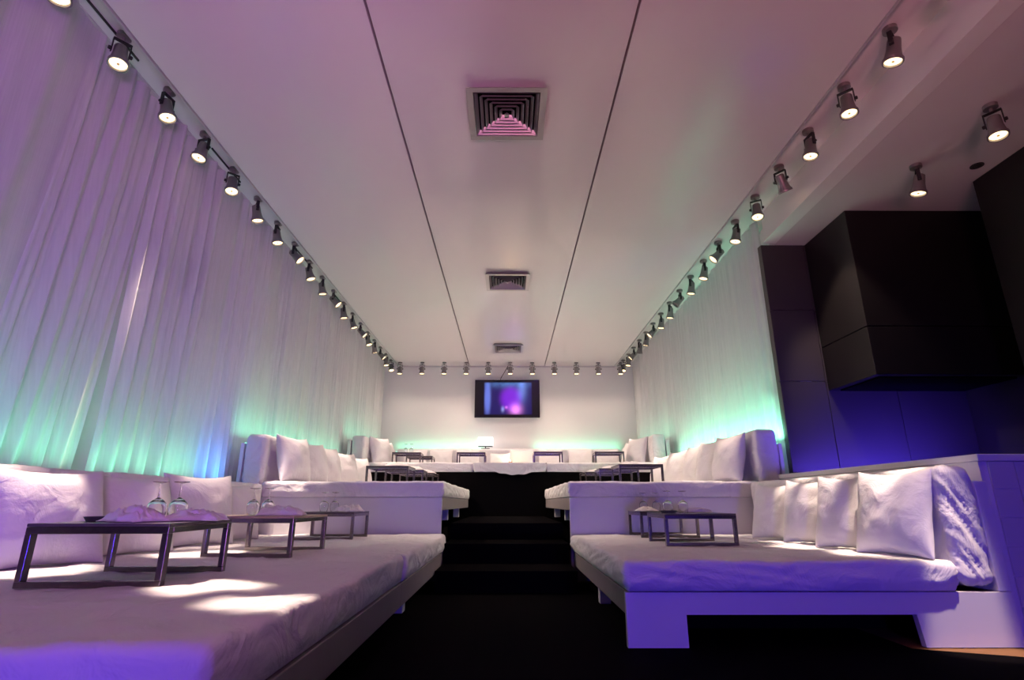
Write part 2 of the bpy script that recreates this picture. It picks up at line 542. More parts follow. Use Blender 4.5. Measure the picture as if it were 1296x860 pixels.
struct(MB().box(4.70, 4.78, 4.24, 5.5, 0, BZ - .001).build('wall_bar_side', 'barmetal'), 'dark metal side wall of the bar alcove below the hood', 'wall')
wr_ = struct(MB().box(4.16, 4.98, YN, 4.24, 0, BZ - .001).build('wall_bar_near', 'hood'), 'near dark panelled wall at the right edge of the bar', 'wall')
for k in range(5):
    MB().box(4.14, 4.159, 4.24 - (k + 1) * 0.92 + .004, 4.24 - k * 0.92, 0.002, BZ - .003, 0.002).build('wall_panel', 'hood', wr_)

# hood
hd = empty('extractor_hood', (3.98, 5.12, 1.80))
def hb(*a, **k):
    x0, x1, y0, y1, z0, z1 = a
    return MB().box(x0 - 3.98, x1 - 3.98, y0 - 5.12, y1 - 5.12, z0 - 1.80, z1 - 1.80, k.get('c', 0))
hb(3.285, 4.69, 4.74, 5.495, 2.26, 3.445, c=0.004).build('upper_casing', 'hood', hd)
lw = MB()
lw.v, lw.f = [], []
rim = hb(3.285, 4.69, 4.74, 5.495, 1.80, 2.252, c=0.004)
rim.build('lower_casing', 'hood', hd)
hb(3.36, 4.62, 4.82, 5.42, 1.785, 1.802).build('filter_panel', 'black', hd)
tag(hd, 'large dark metal extractor hood hanging from the bar ceiling', 'hood')

# bar partition with cap and tiled face
pt = empty('bar_partition', (2.75, 3.1, 0))
PX0, PX1, PY0, PT = 2.655, 2.93, 3.14, 0.965
def pb(x0, x1, y0, y1, z0, z1, c=0):
    return MB().box(x0 - 2.75, x1 - 2.75, y0 - 3.1, y1 - 3.1, z0, z1, c)
pb(PX0, PX1, PY0, 5.49, 0, PT - .04).build('partition_core', 'board', pt)
pb(PX1, 4.13, PY0, PY0 + .2, 0, PT - .04).build('partition_return', 'grout', pt)
pb(PX0 - .012, PX1 + .012, PY0 - .02, 5.495, PT - .039, PT, 0.004).build('cap', 'board', pt)
pb(PX1 + .013, 4.13, PY0 - .02, PY0 + .23, PT - .039, PT, 0.004).build('cap', 'board', pt)
tile_me = None
for j in range(6):
    for i in range(10):
        x0 = PX0 + .045 + i * 0.15
        if x0 + .147 > 4.13:
            continue
        z1 = PT - .042 - j * 0.15
        o = pb(x0, x0 + .146, PY0 - .012, PY0 - .001, z1 - .146, z1, 0.002)
        if tile_me is None:
            t0 = o.build('tile', 'tile', pt)
            tile_me = (t0, x0, z1)
        else:
            c = tile_me[0].copy()
            col.objects.link(c)
            c.parent = pt
            c.location = (x0 - tile_me[1], 0, z1 - tile_me[2])
tag(pt, 'low white bar partition with flat cap and square tiles on its front', 'partition')

# ------------------------------------------------------------------ aisle steps
st = empty('aisle_steps', (0, 4.75, 0))
for k, (y0, z) in enumerate(((4.78, 0.17), (5.35, 0.34), (5.95, 0.50))):
    y1 = (5.349, 5.949, F3 - .005)[k]
    MB().box(-0.60, 0.56, y0 - 4.75, y1 - 4.75, 0.003, z, 0.004).build('step', 'carpet', st)
MB().box(-0.60, 0.56, 5.937 - 4.75, 5.949 - 4.75, 0.40, 0.485).build('nosing', 'black', st)
tag(st, 'black carpeted steps rising along the central aisle', 'steps')

# ------------------------------------------------------------------ bed platforms
def platform(name, loc, label):
    o = empty(name, loc)
    tag(o, label, 'platform', 'white terrace platforms')
    return o
def part(o, n, m, x0, x1, y0, y1, z0, z1, c=0.004):
    L = o.location
    return MB().box(x0 - L.x, x1 - L.x, y0 - L.y, y1 - L.y, z0 - L.z, z1 - L.z, c).build(n, m, o)

# first terrace, right
p = platform('bed_platform', (1.6, 3.05, 0), 'white low platform with a black opening, under the right front bed')
poly = [(0.60, 0.004), (0.60, 0.26), (2.60, 0.26), (2.60, 0.004), (2.10, 0.004), (2.08, 0.155), (0.905, 0.155), (0.905, 0.004)]
MB().prism([(x - 1.6, z) for x, z in poly], 'y', 0.0, 0.035).build('front_panel', 'board', p)
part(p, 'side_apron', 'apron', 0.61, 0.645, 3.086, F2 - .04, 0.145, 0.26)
part(p, 'deck', 'black', 0.646, 2.515, 3.086, F2 - .04, 0.20, 0.258)  # blackened to keep the space below the bed dark
part(p, 'back_board', 'board', 2.53, 2.60, 3.05, F2 - .04, 0.262, 0.815)
part(p, 'shade_plinth', 'black', 0.80, 2.50, 3.5, F2 - .1, 0.003, 0.199)  # black block stands in for the unlit space behind the opening
part(p, 'leg', 'board', 0.66, 0.74, 4.3, 4.38, 0.003, 0.199)
# first terrace, left
p = platform('bed_platform', (-1.6, 3.4, 0), 'white low platform under the long left front bed')
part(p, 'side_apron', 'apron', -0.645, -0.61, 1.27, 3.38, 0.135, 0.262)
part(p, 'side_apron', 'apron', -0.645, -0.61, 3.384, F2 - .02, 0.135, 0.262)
part(p, 'front_panel', 'board', -2.6, -0.646, 1.27, 1.305, 0.135, 0.262)
part(p, 'deck', 'black', -2.52, -0.647, 1.31, F2 - .02, 0.20, 0.26)
part(p, 'back_board', 'board', -2.66, -2.60, 1.20, F2 - .02, 0.003, 0.82)
part(p, 'leg', 'board', -0.80, -0.70, 3.95, 4.05, 0.003, 0.199)
part(p, 'leg', 'board', -0.80, -0.70, 1.5, 1.6, 0.003, 0.199)
part(p, 'shade_plinth', 'black', -2.5, -0.95, 1.5, F2 - .1, 0.003, 0.199)  # black here replaces shade below the left bed
# second terrace
for sgn, xa, xb, xo in ((-1, -0.645, -2.62, 'left'), (1, 0.59, 2.69, 'right')):
    p = platform('bed_platform', (sgn * 1.6, F2, 0), 'white raised platform of the second terrace, %s of the aisle' % xo)
    lo, hi = min(xa, xb), max(xa, xb)
    part(p, 'front_panel', 'board', lo, hi, F2, F2 + .035, 0.003 if sgn > 0 else 0.003, 0.75)
    e0, e1 = (xa, xa + .035) if sgn > 0 else (xa - .035, xa)
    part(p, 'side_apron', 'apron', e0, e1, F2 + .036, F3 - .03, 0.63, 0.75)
    part(p, 'deck', 'black', lo + .04, hi - .04, F2 + .04, F3 - .02, 0.69, 0.749)
    for yy in (6.8, 8.3):
        g0 = xa + sgn * .08
        part(p, 'leg', 'board', min(g0, g0 + sgn * .08), max(g0, g0 + sgn * .08), yy, yy + .08, 0.502, 0.689)
    part(p, 'shade_plinth', 'black', min(sgn * .95, sgn * 2.5), max(sgn * .95, sgn * 2.5), F2 + .3, F3 - .1, 0.003, 0.689)  # black fill in place of shade under the raised bed
    b0, b1 = (-2.66, -2.625) if sgn < 0 else (2.692, 2.725)
    part(p, 'back_board', 'board', b0, b1, F2, F3 - .02, 0.003, 1.27)
# third terrace
p = platform('bed_platform', (0, F3, 0), 'black fronted platform of the top terrace below the television')
part(p, 'front_panel', 'black', -2.6, 2.6, F3 + .02, F3 + .06, 0.003, 1.18)
part(p, 'deck', 'black', -2.6, 2.6, F3 + .061, 12.0, 1.10, 1.178)
part(p, 'back_board', 'board', -2.6, 2.6, 12.0, 12.04, 0.003, 1.76)
part(p, 'side_board', 'board', -2.66, -2.605, F3 + .02, 12.0, 0.003, 1.70)
part(p, 'side_board', 'board', 2.605, 2.66, F3 + .02, 12.0, 0.003, 1.70)

# ------------------------------------------------------------------ mattresses
def mattress(x0, x1, y0, y1, z0, z1, seed, label, step=0.035, side=0.012, top=0.005):
    cx, cy = (x0 + x1) / 2, (y0 + y1) / 2
    mb = rounded_box(x0 - cx, x1 - cx, y0 - cy, y1 - cy, 0, z1 - z0, 0.026, step, cover_disp(seed, 0, z1 - z0, top, side))
    o = mb.build('mattress', 'sheet', smooth=True, loc=(cx, cy, z0))
    tag(o, label, 'mattress', 'white sheeted mattresses')
    return o
mattress(-2.36, -0.61, 1.25, 3.40, 0.263, Z1, 1.0, 'white sheeted mattress nearest the viewer at the lower left', 0.028, 0.010, 0.007)
mattress(-2.36, -0.60, 3.405, F2 - .02, 0.263, Z1, 2.0, 'white sheeted mattress with sagging sheet edge, behind the nearest left one', 0.03, 0.016, 0.007)
mattress(0.60, 2.315, 3.03, F2 - .02, 0.263, Z1, 3.0, 'white sheeted mattress of the right front bed with creased front edge', 0.026, 0.019, 0.006)
mattress(-2.40, -0.63, F2 - .015, F3 - .03, 0.752, Z2, 4.0, 'white sheeted mattress on the second terrace, left of the aisle', 0.05)
mattress(0.58, 2.455, F2 - .015, F3 - .03, 0.752, Z2, 5.0, 'white sheeted mattress on the second terrace, right of the aisle', 0.05)
mattress(-2.37, -0.578, F3, 11.74, 1.181, Z3, 6.0, 'left of three white mattresses on the top terrace', 0.06)
o = mattress(-0.560, 0.597, F3 - .01, 11.74, 1.181, Z3 + .003, 7.0, 'middle one of three white mattresses on the top terrace, with drooping sheet', 0.05, 0.02)
sh = MB()
pts = []
for j in range(8):
    for i in range(41):
        x = -0.56 + i / 40 * 1.16
        dip = 0.14 + 0.05 * max(0, 1 - ((x - 0.1) / 0.33) ** 2) + 0.006 * math.sin(x * 31)
        z = -dip * j / 7
        pts.append((x - .0185, -0.008 - 0.012 * ridge(Vector((x * 5 + (z + .1) * 9 * (1 if x < .1 else -1), z * 3, 1.0))) * (j / 7 + .3), z))
sh.quadgrid(pts, 41, 8)
s = sh.build('sheet_drape', 'sheet', o, True)
s.location = (0, -(11.74 - F3 + .01) / 2 - .012, 0.145)
mattress(0.615, 2.37, F3, 11.74, 1.181, Z3, 8.0, 'right of three white mattresses on the top terrace', 0.06)

# ------------------------------------------------------------------ backrest cushions
def bolster_disp(p, n):
    a = 0.0
    if n.y < -0.3:
        q = (p.x * 0.9 + p.z * 0.5)
        a = 0.012 * ridge(Vector((q * 22, p.z * 2.2 - p.x * 2.0, 3.3))) + 0.007 * ridge(Vector((q * 45, p.z * 4, 7.1)))
    elif n.x < -0.3:
        a = 0.006 * ridge(Vector((p.y * 3, p.z * 5 + p.y * 2, 1.2)))
    return n * (a + 0.006 * noise.noise(p * 4))
def backrest(x0, x1, y0, y1, z0, z1, seed, label, side=0.008, step=0.04, r=0.045, hf=1.0):
    cx, cy = (x0 + x1) / 2, (y0 + y1) / 2
    mb = rounded_box(x0 - cx, x1 - cx, y0 - cy, y1 - cy, 0, z1 - z0, r, step, bolster_disp if hf > 1.5 else cover_disp(seed, 0, z1 - z0, 0.004, side, 0.9, hf))
    o = mb.build('backrest_cushion', 'sheet', smooth=True, loc=(cx, cy, z0))
    tag(o, label, 'cushion', 'white backrest cushions')
    return o
backrest(2.345, 2.525, 3.06, F2 - .03, 0.30, 0.89, 11.0, 'long white backrest cushion with wrinkled end, beside the bar partition', 0.008, 0.012, 0.035, 2.0)
backrest(-2.59, -2.37, 1.22, 3.395, 0.30, 0.875, 12.0, 'white backrest cushion nearest the viewer along the left curtain')
backrest(-2.59, -2.37, 3.40, F2 - .03, 0.30, 0.875, 13.0, 'white backrest cushion of the left front bed, the one ending at the second terrace')
backrest(2.465, 2.68, F2 - .01, 7.3, 0.76, 1.41, 14.0, 'tall white backrest cushion at the near right end of the second terrace', 0.012, 0.03)
backrest(2.465, 2.68, 7.31, F3 - .04, 0.76, 1.40, 15.0, 'white backrest cushion at the far right end of the second terrace', 0.008, 0.05)
backrest(-2.61, -2.41, F2 - .01, 7.3, 0.76, 1.36, 16.0, 'tall white backrest cushion at the near left end of the second terrace', 0.012, 0.03)
backrest(-2.61, -2.41, 7.31, F3 - .04, 0.76, 1.36, 17.0, 'white backrest cushion at the far left end of the second terrace', 0.008, 0.05)
backrest(-2.59, -2.385, F3 + .02, 11.7, 1.185, 1.77, 18.0, 'white backrest cushion along the left side of the top terrace', 0.008, 0.05)
backrest(2.385, 2.59, F3 + .02, 11.7, 1.185, 1.80, 19.0, 'white backrest cushion along the right side of the top terrace', 0.008, 0.05)
for k, (a, b, w) in enumerate(((-2.37, -0.80, 'left'), (-0.79, 0.79, 'middle'), (0.80, 2.37, 'right'))):
    backrest(a, b, 11.76, 11.98, 1.185, 1.80, 20.0 + k, '%s one of three low white backrest cushions against the back wall' % w, 0.006, 0.06)

# ------------------------------------------------------------------ pillows
g = 'throw pillows on the right front bed'
for k, (y, w, x, yaw, lean) in enumerate(((3.27, 0.46, 2.16, 18, 15), (3.70, 0.45, 2.15, 20, 14), (4.16, 0.46, 2.15, 18, 14), (4.68, 0.48, 2.15, 20, 15))):
    pillow((x, y, Z1 + .004), w, 0.49 - .01 * k, 0.17, R(-90 + yaw), R(lean), 3.1 + k, '%s white throw pillow from the viewer on the right front bed' % ORD[k], g)
g = 'throw pillows on the left front bed'
for k, (y, w, x, yaw, lean) in enumerate(((2.71, 0.53, -2.13, -20, 17), (3.37, 0.53, -2.16, -17, 17), (4.00, 0.52, -2.12, -26, 14), (4.58, 0.48, -2.15, -18, 16))):
    pillow((x, y, Z1 + .004), w, (0.47, 0.47, 0.50, 0.46)[k], 0.21, R(90 + yaw), R(lean), 8.3 + k, '%s white throw pillow from the viewer on the left front bed' % ORD[k], g)
g = 'throw pillows on the second terrace, right'
for k, (y, w, yaw, lean) in enumerate(((5.80, 0.50, 12, 12), (6.32, 0.50, 14, 13), (6.86, 0.50, 10, 13), (7.6, 0.52, 14, 13), (8.4, 0.52, 18, 14))):
    pillow((2.25, y, Z2 + .003), w, 0.50, 0.20, R(-90 + yaw), R(lean), 13.7 + k, '%s white throw pillow from the front on the right second terrace' % ORD[k], g)
g = 'throw pillows on the second terrace, left'
for k, (y, w, yaw, lean) in enumerate(((5.80, 0.50, -14, 12), (6.34, 0.50, -18, 14), (6.90, 0.50, -14, 13), (7.65, 0.52, -20, 14), (8.45, 0.52, -18, 14))):
    pillow((-2.19, y, Z2 + .003), w, 0.48, 0.20, R(90 + yaw), R(lean), 19.9 + k, '%s white throw pillow from the front on the left second terrace' % ORD[k], g)
g = 'throw pillows on the top terrace'
for k, (x, w, yaw, z, y) in enumerate(((-1.95, 0.5, 4, 0, 11.56), (-1.42, 0.5, -3, 0, 11.56), (-0.85, 0.5, 5, 0, 11.56), (-0.18, 0.42, -4, 0, 11.35), (0.27, 0.5, 2, 0, 11.56), (0.86, 0.5, -6, 0, 11.56), (1.5, 0.52, 4, 0, 11.56), (2.05, 0.5, -5, 0, 11.56))):
    pillow((x, y, Z3 + .004), w, 0.46 if k != 3 else 0.36, 0.16, R(yaw), R(13), 27.1 + k, '%s white pillow from the left along the back wall' % ORD[k], g)
for k, (x, y, yaw, t) in enumerate(((-2.18, 9.62, 66, 'nearer one of two white pillows at the left end of the top terrace'), (-2.19, 10.3, 80, 'farther one of two white pillows at the left end of the top terrace'),
                                    (2.18, 9.62, -66, 'nearer one of two white pillows at the right end of the top terrace'), (2.19, 10.3, -80, 'farther one of two white pillows at the right end of the top terrace'))):
    pillow((x, y, Z3 + .004), 0.52, 0.48, 0.18, R(yaw), R(13), 37.3 + k, t, g)

# ------------------------------------------------------------------ tray tables and what stands on them
TH = 0.215
def table_proto(top):
    W, D, b = 0.50, 0.50, 0.032
    o = empty('tray_table')
    for y in (-D / 2 + b / 2, D / 2 - b / 2):
        fr = MB()
        fr.box(-W / 2, W / 2, y - b / 2, y + b / 2, 0, 0.022, 0.002)
        fr.box(-W / 2, W / 2, y - b / 2, y + b / 2, TH - 0.036, TH - 0.012, 0.002)
        for x in (-W / 2, W / 2 - 0.022):
            fr.box(x, x + 0.022, y - b / 2, y + b / 2, 0.022, TH - 0.036, 0.002)
        fr.build('leg_frame', 'steel', o)
    for x in (-W / 2, W / 2 - .022):
        MB().box(x, x + .022, -D / 2 + b + .001, D / 2 - b - .001, TH - .034, TH - .012, 0.002).build('side_rail', 'steel', o)
    MB().box(-W / 2, W / 2, -D / 2, D / 2, TH - .0115, TH, 0.002).build('table_top', top, o)
    return o
proto_d, proto_o = table_proto('darkglass'), table_proto('oak')
used = set()
def table(x, y, z, rz, label, kind, group):
    pr = proto_o if kind == 'oak' else proto_d
    o = pr if kind not in used else copy_tree(pr)
    used.add(kind)
    o.location = (x, y, z + .004)
    o.rotation_euler = (0, 0, R(rz))
    tag(o, label, 'table', group)
    return o

# inverted wine glass
gp = MB()
prof = [(0.030, 0.0), (0.036, 0.025), (0.038, 0.045), (0.034, 0.068), (0.020, 0.083), (0.0045, 0.092), (0.0035, 0.12), (0.0045, 0.150), (0.030, 0.155), (0.031, 0.158), (0.0, 0.158)]
inner = [(0.0, 0.080), (0.018, 0.078), (0.031, 0.066), (0.0355, 0.045), (0.0335, 0.025), (0.0275, 0.0)]
gp.lathe(inner + prof, 20)
glass_me = None
def glass(x, y, z, label, group):
    global glass_me
    if glass_me is None:
        o = gp.build('wine_glass', 'glass', smooth=True, angle=50)
        glass_me = o
    else:
        o = glass_me.copy()
        col.objects.link(o)
    o.location = (x, y, z)
    tag(o, label, 'glass', group)

def napkin(x, y, z, w, d, h, rz, seed, label, group):
    n, m = 40, 34
    mb = MB()
    pts = []
    for j in range(m):
        for i in range(n):
            u, v = i / (n - 1) * 2 - 1, j / (m - 1) * 2 - 1
            e = max(0.0, 1 - abs(u) ** 2.5) ** 0.6 * max(0.0, 1 - abs(v) ** 2.2) ** 0.7
            rg = 0.50 + 0.60 * ridge(Vector((u * 1.8 + seed, v * 5.5 + u * 1.6 + 0.8 * noise.noise(Vector((u * 2, v * 2, seed))), seed * 2)))
            rg += 0.25 * noise.noise(Vector((u * 3 + seed, v * 3, 4.0)))
            jx = noise.noise(Vector((u * 2, v * 2, seed))) * 0.02
            jy = noise.noise(Vector((u * 2 + 5, v * 2, seed))) * 0.02
            pts.append((u * w / 2 + jx, v * d / 2 + jy, max(0.002, h * e * rg + 0.003)))
    mb.quadgrid(pts, n, m)
    o = mb.build('napkin', 'napkin', smooth=True, loc=(x, y, z))
    sm = o.modifiers.new('thick', 'SOLIDIFY')
    sm.thickness = 0.003
    o.rotation_euler = (0, 0, R(rz))
    tag(o, label, 'napkin', group)

def dish(x, y, z, label):
    o = MB().lathe([(0.0, 0.0), (0.05, 0.0), (0.062, 0.018), (0.058, 0.018), (0.047, 0.005), (0.0, 0.005)], 18).build('ashtray', 'slate', smooth=True, angle=40, loc=(x, y, z))
    tag(o, label, 'ashtray', 'ashtrays on the tray tables')

T = Z1 + .004 + TH + .0008
tg = 'tray tables on the front beds'
table(-1.485, 2.33, Z1, 2, 'steel tray table nearest the viewer on the left front bed', 'dark', tg)
table(-1.42, 3.43, Z1, -3, 'steel tray table with pale wooden top, second on the left front bed', 'oak', tg)
table(-1.50, 4.88, Z1, 0, 'steel tray table on the left front bed, the one closest to the second terrace', 'dark', tg)
table(1.335, 4.23, Z1, 0, 'nearer one of two steel tray tables on the right front bed', 'dark', tg)
table(1.38, 5.16, Z1, 0, 'farther one of two steel tray tables on the right front bed', 'dark', tg)
gg = 'upturned wine glasses'
for dx, lr in ((-.045, 'left'), (.045, 'right')):
    glass(-1.455 + dx, 2.44, T, '%s one of two upturned wine glasses on the nearest left tray table' % lr, gg)
    glass(-1.52 + dx, 3.50, T, '%s one of two upturned wine glasses on the pale wooden tray table' % lr, gg)
    glass(-1.55 + dx, 4.93, T, '%s one of two upturned wine glasses on the third left tray table' % lr, gg)
    glass(1.26 + dx * 1.3, 4.30, T, '%s one of two upturned wine glasses on the nearer right tray table' % lr, gg)
    glass(1.29 + dx * 1.3, 5.2, T, '%s one of two upturned wine glasses on the farther right tray table' % lr, gg)
ng = 'white linen napkins on the tray tables'
napkin(-1.47, 2.26, T, 0.24, 0.15, 0.055, -28, 1.1, 'white linen napkin in front of the glasses on the nearest left tray table', ng)
napkin(-1.30, 2.38, T, 0.22, 0.14, 0.040, 12, 2.3, 'crumpled white napkin at the right edge of the nearest left tray table', ng)
napkin(-1.33, 3.36, T, 0.25, 0.16, 0.050, 10, 3.7, 'crumpled white napkin on the pale wooden tray table', ng)
napkin(-1.40, 4.92, T, 0.18, 0.13, 0.045, -10, 4.9, 'left one of two white napkins on the third left tray table', ng)
napkin(-1.30, 4.80, T, 0.15, 0.13, 0.050, 20, 5.2, 'right one of two white napkins on the third left tray table', ng)
napkin(1.44, 4.34, T, 0.20, 0.14, 0.03, -15, 6.5, 'flat white napkin on the nearer right tray table', ng)
napkin(1.20, 5.0, T, 0.16, 0.13, 0.035, 15, 7.5, 'white napkin on the farther right tray table', ng)
dish(-1.64, 2.32, T, 'dark round ashtray on the nearest left tray table')
dish(1.16, 4.14, T, 'dark round ashtray on the nearer right tray table')
T2_ = Z2 + .004 + TH + .0008
tg = 'tray tables on the second terrace'
for k, (x, y) in enumerate(((-1.43, 6.83), (-1.38, 7.6), (-1.33, 8.4))):
    table(x, y, Z2, (0, 2, -2)[k], '%s steel tray table from the front on the left second terrace' % ORD[k], 'dark', tg)
    napkin(x + .08, y - .05, T2_, 0.28, 0.2, 0.05, 20 * k, 8.1 + k, 'white napkin on the %s tray table of the left second terrace' % ORD[k], ng)
for k, (x, y) in enumerate(((1.49, 6.53), (1.40, 7.3), (1.31, 8.1))):
    table(x, y, Z2, (0, -2, 2)[k], '%s steel tray table from the front on the right second terrace' % ORD[k], 'dark', tg)
    napkin(x - .06, y - .02, T2_, 0.26, 0.2, 0.04, -20 * k, 12.1 + k, 'white napkin on the %s tray table of the right second terrace' % ORD[k], ng)
T3_ = Z3 + .004 + TH + .0008
tg = 'tray tables on the top terrace'
for k, (x, y) in enumerate(((-1.80, 9.95), (-0.66, 9.95), (0.68, 9.8), (1.75, 9.8))):
    table(x, y, Z3, (3, 0, 0, -3)[k], '%s steel tray table from the left on the top terrace' % ORD[k], 'dark', tg)
table(-1.70, 10.75, Z3, 2, 'steel tray table behind the leftmost one on the top terrace', 'dark', tg)
for dx, lr in ((-.05, 'left'), (.05, 'right')):
    glass(-1.79 + dx, 9.9, T3_, '%s one of two upturned glasses on the leftmost table of the top terrace' % lr, gg)
napkin(-1.66, 9.95, T3_, 0.14, 0.16, 0.04, 10, 15.5, 'white napkin on the leftmost tray table of the top terrace', ng)

# ------------------------------------------------------------------ lamp, candle
lp = empty('table_lamp', (-0.50, 11.875, 1.80 + .008))
MB().box(-.09, .09, -.06, .06, 0, .015, 0.003).box(-.012, .012, -.012, .012, .015, .06).build('base', 'knob', lp)
MB().box(-.155, .155, -.07, .07, .045, .06, .003).build('shade_rim', 'knob', lp)
MB().box(-.155, .155, -.07, .07, .0605, .245, .012).build('shade', 'lampshade', lp)
tag(lp, 'small glowing white box lamp standing on the backrest under the television', 'lamp')
cd = empty('candle_holder', (0.03, 11.22, Z3 + .006))
MB().lathe([(0.0, 0), (0.04, 0), (0.045, 0.02), (0.038, 0.14), (0.042, 0.16), (0.036, 0.16), (0.033, 0.14), (0.038, 0.02), (0, 0.012)], 18).build('glass_cup', 'amber', cd, True, angle=45)
MB().lathe([(0.0, 0.125), (0.012, 0.14), (0.013, 0.155), (0.006, 0.185), (0, 0.20)], 12).build('flame', 'flame', cd, True)
tag(cd, 'small lit candle in amber glass between pillows by the back wall', 'candle')
l = lamp('candle_light', 'POINT', (0, 0, 0.27), None, 4.0, (1.0, 0.62, 0.35), 0.03)
l.parent = cd

# ------------------------------------------------------------------ television
tv = empty('television', (-0.037, 12.06, 2.93))
MB().box(-.725, .725, -.03, .03, -.425, .425, .008).build('casing', 'tvframe', tv)
MB().box(-.695, .695, -.0335, -.0305, -.395, .395).build('screen', 'screen', tv)
MB().box(-.2, .2, .0305, .085, -.2, .2).build('wall_bracket', 'hood', tv)
tag(tv, 'wide flat television with blue and purple picture on the back wall', 'television')
o = MB().tube([(-0.20, 12.13, 3.36), (-0.18, 12.12, 3.42), (-0.10, 12.1, 3.55), (-0.02, 12.1, 3.69)], 0.008, 6).build('television_cable', 'cable', smooth=True)
tag(o, 'short black cable running from television up to ceiling', 'cable')

# ------------------------------------------------------------------ ceiling vents
def vent(y, label):
    o = empty('ceiling_vent', (-0.02, y, CZ))
    S = 0.305
    def ring(a, b, za, zb, th=0.006):
        mb = MB()
        pts = []
        for r, z in ((a, za), (b, zb), (b - th * .3, zb + th), (a - th, za + th), (a, za)):
            pts += [(-r, -r, z), (r, -r, z), (r, r, z), (-r, r, z)]
        mb.quadgrid(pts, 4, 5, close_x=True)
        return mb
    ring(S, S - .05, -.046, -.046, .045).build('frame', 'vent', o)
    MB().box(-S + .05, S - .05, -S + .05, S - .05, -.0012, -.0004).build('duct_shade', 'black', o)  # black sheet paints the dark of the duct; no hole is cut
    n = 6
    for k in range(n):
        r1 = (S - .06) * (1 - k / (n + .6))
        r0 = r1 - 0.021
        ring(r1, r0, -.046, -.010, 0.003).build('louver', 'vent', o)
    rc = (S - .06) * (1 - n / (n + .6)) - .004
    mb = MB()
    mb.v = [(-rc, -rc, -.046), (rc, -rc, -.046), (rc, rc, -.046), (-rc, rc, -.046), (0, 0, -.015)]
    mb.f = [(0, 1, 4), (1, 2, 4), (2, 3, 4), (3, 0, 4), (3, 2, 1, 0)]
    mb.build('core', 'vent', o)
    tag(o, label, 'vent', 'square ceiling vents')
vent(3.65, 'large square ceiling vent nearest the viewer')
vent(7.1, 'square ceiling vent in the middle of the ceiling')
vent(10.55, 'small looking square ceiling vent just before the television')

# ------------------------------------------------------------------ spotlights
def spot_parts(lit):
    """head geometry in local coordinates: axis -Z is the beam, pivot at origin"""
    b = MB().lathe([(0.0, 0.055), (0.028, 0.055), (0.040, 0.045), (0.042, 0.02), (0.044, -0.03), (0.052, -0.075), (0.060, -0.105), (0.060, -0.118), (0.054, -0.118), (0.052, -0.10), (0, -0.098)], 20)
    ln = MB().lathe([(0.0, -0.101), (0.0515, -0.103), (0.0515, -0.108), (0.03, -0.112), (0.0, -0.110)], 20)
    core = MB().lathe([(0.0, -0.1125), (0.009, -0.1125), (0.009, -0.117), (0.0, -0.118)], 10)
    ring = MB().lathe([(0.061, -0.098), (0.064, -0.101), (0.064, -0.121), (0.055, -0.121), (0.055, -0.1185), (0.0608, -0.1185)], 20, ring=True)
    yoke = MB()
    for s in (-1, 1):
        yoke.box(s * 0.052 - .003, s * 0.052 + .003, -0.014, 0.014, -0.02, 0.085)
    yoke.box(-0.055, 0.055, -0.014, 0.014, 0.085, 0.091)
    kn = [MB().lathe([(0, 0), (0.012, 0), (0.014, 0.006), (0.012, 0.016), (0, 0.018)], 12, Matrix.Translation((s * 0.055, 0, 0)) @ Matrix.Rotation(s * math.pi / 2, 4, 'Y')) for s in (-1, 1)]
    base = MB().lathe([(0.0, 0.091), (0.012, 0.091), (0.012, 0.12), (0.045, 0.122), (0.045, 0.15), (0, 0.15)], 18)
    return b, ln, core, ring, yoke, kn, base
def make_spot(lit):
    o = empty('track_spotlight')
    b, ln, core, ring, yoke, kn, base = spot_parts(lit)
    hdm = b.build('housing', 'can', o, True, angle=40)
    ln.build('lens', 'lens_on' if lit else 'lens_off', hdm, True)
    core.build('bulb', 'reflector' if lit else 'knob', hdm, True)
    ring.build('bezel', 'can', hdm, True, angle=40)
    yoke.build('yoke', 'knob', o)
    for k in kn:
        k.build('knob', 'knob', o, True, angle=40)
    base.build('ceiling_mount', 'can', o, True, angle=40)
    return o
sp_on, sp_off = make_spot(True), make_spot(False)
spot_used = set()
light_cache = {}
def spot(x, y, zmount, target, label, group, lit=True, power=60, angle=34, blend=0.6, color=(1.0, 0.75, 0.60), yaw=0.0):
    pr = sp_on if lit else sp_off
    o = pr if lit not in spot_used else copy_tree(pr)
    spot_used.add(lit)
    piv = Vector((x, y, zmount - 0.151))
    o.location = piv
    d = (Vector(target) - piv).normalized()
    # yoke spins about z so that the head can tilt in its plane
    yawz = math.atan2(d.y, d.x) - math.pi / 2
    o.rotation_euler = (0, 0, yawz)
    tilt = math.acos(max(-1, min(1, -d.z)))
    for ch in o.children:
        if ch.name.startswith('housing'):
            ch.rotation_euler = (tilt, 0, 0)
    tag(o, label, 'spotlight', group)
    if lit and power > 0:
        L = lamp('beam', 'SPOT', (0, 0, 0), None, power, color, 0.035, angle, blend)
        L.parent = o
        L.rotation_euler = (tilt, 0, 0)
        L.location = Matrix.Rotation(tilt, 4, 'X') @ Vector((0, 0, -0.128))
    return o
rnd = random.Random(3)
WARM = (1.0, 0.70, 0.46)
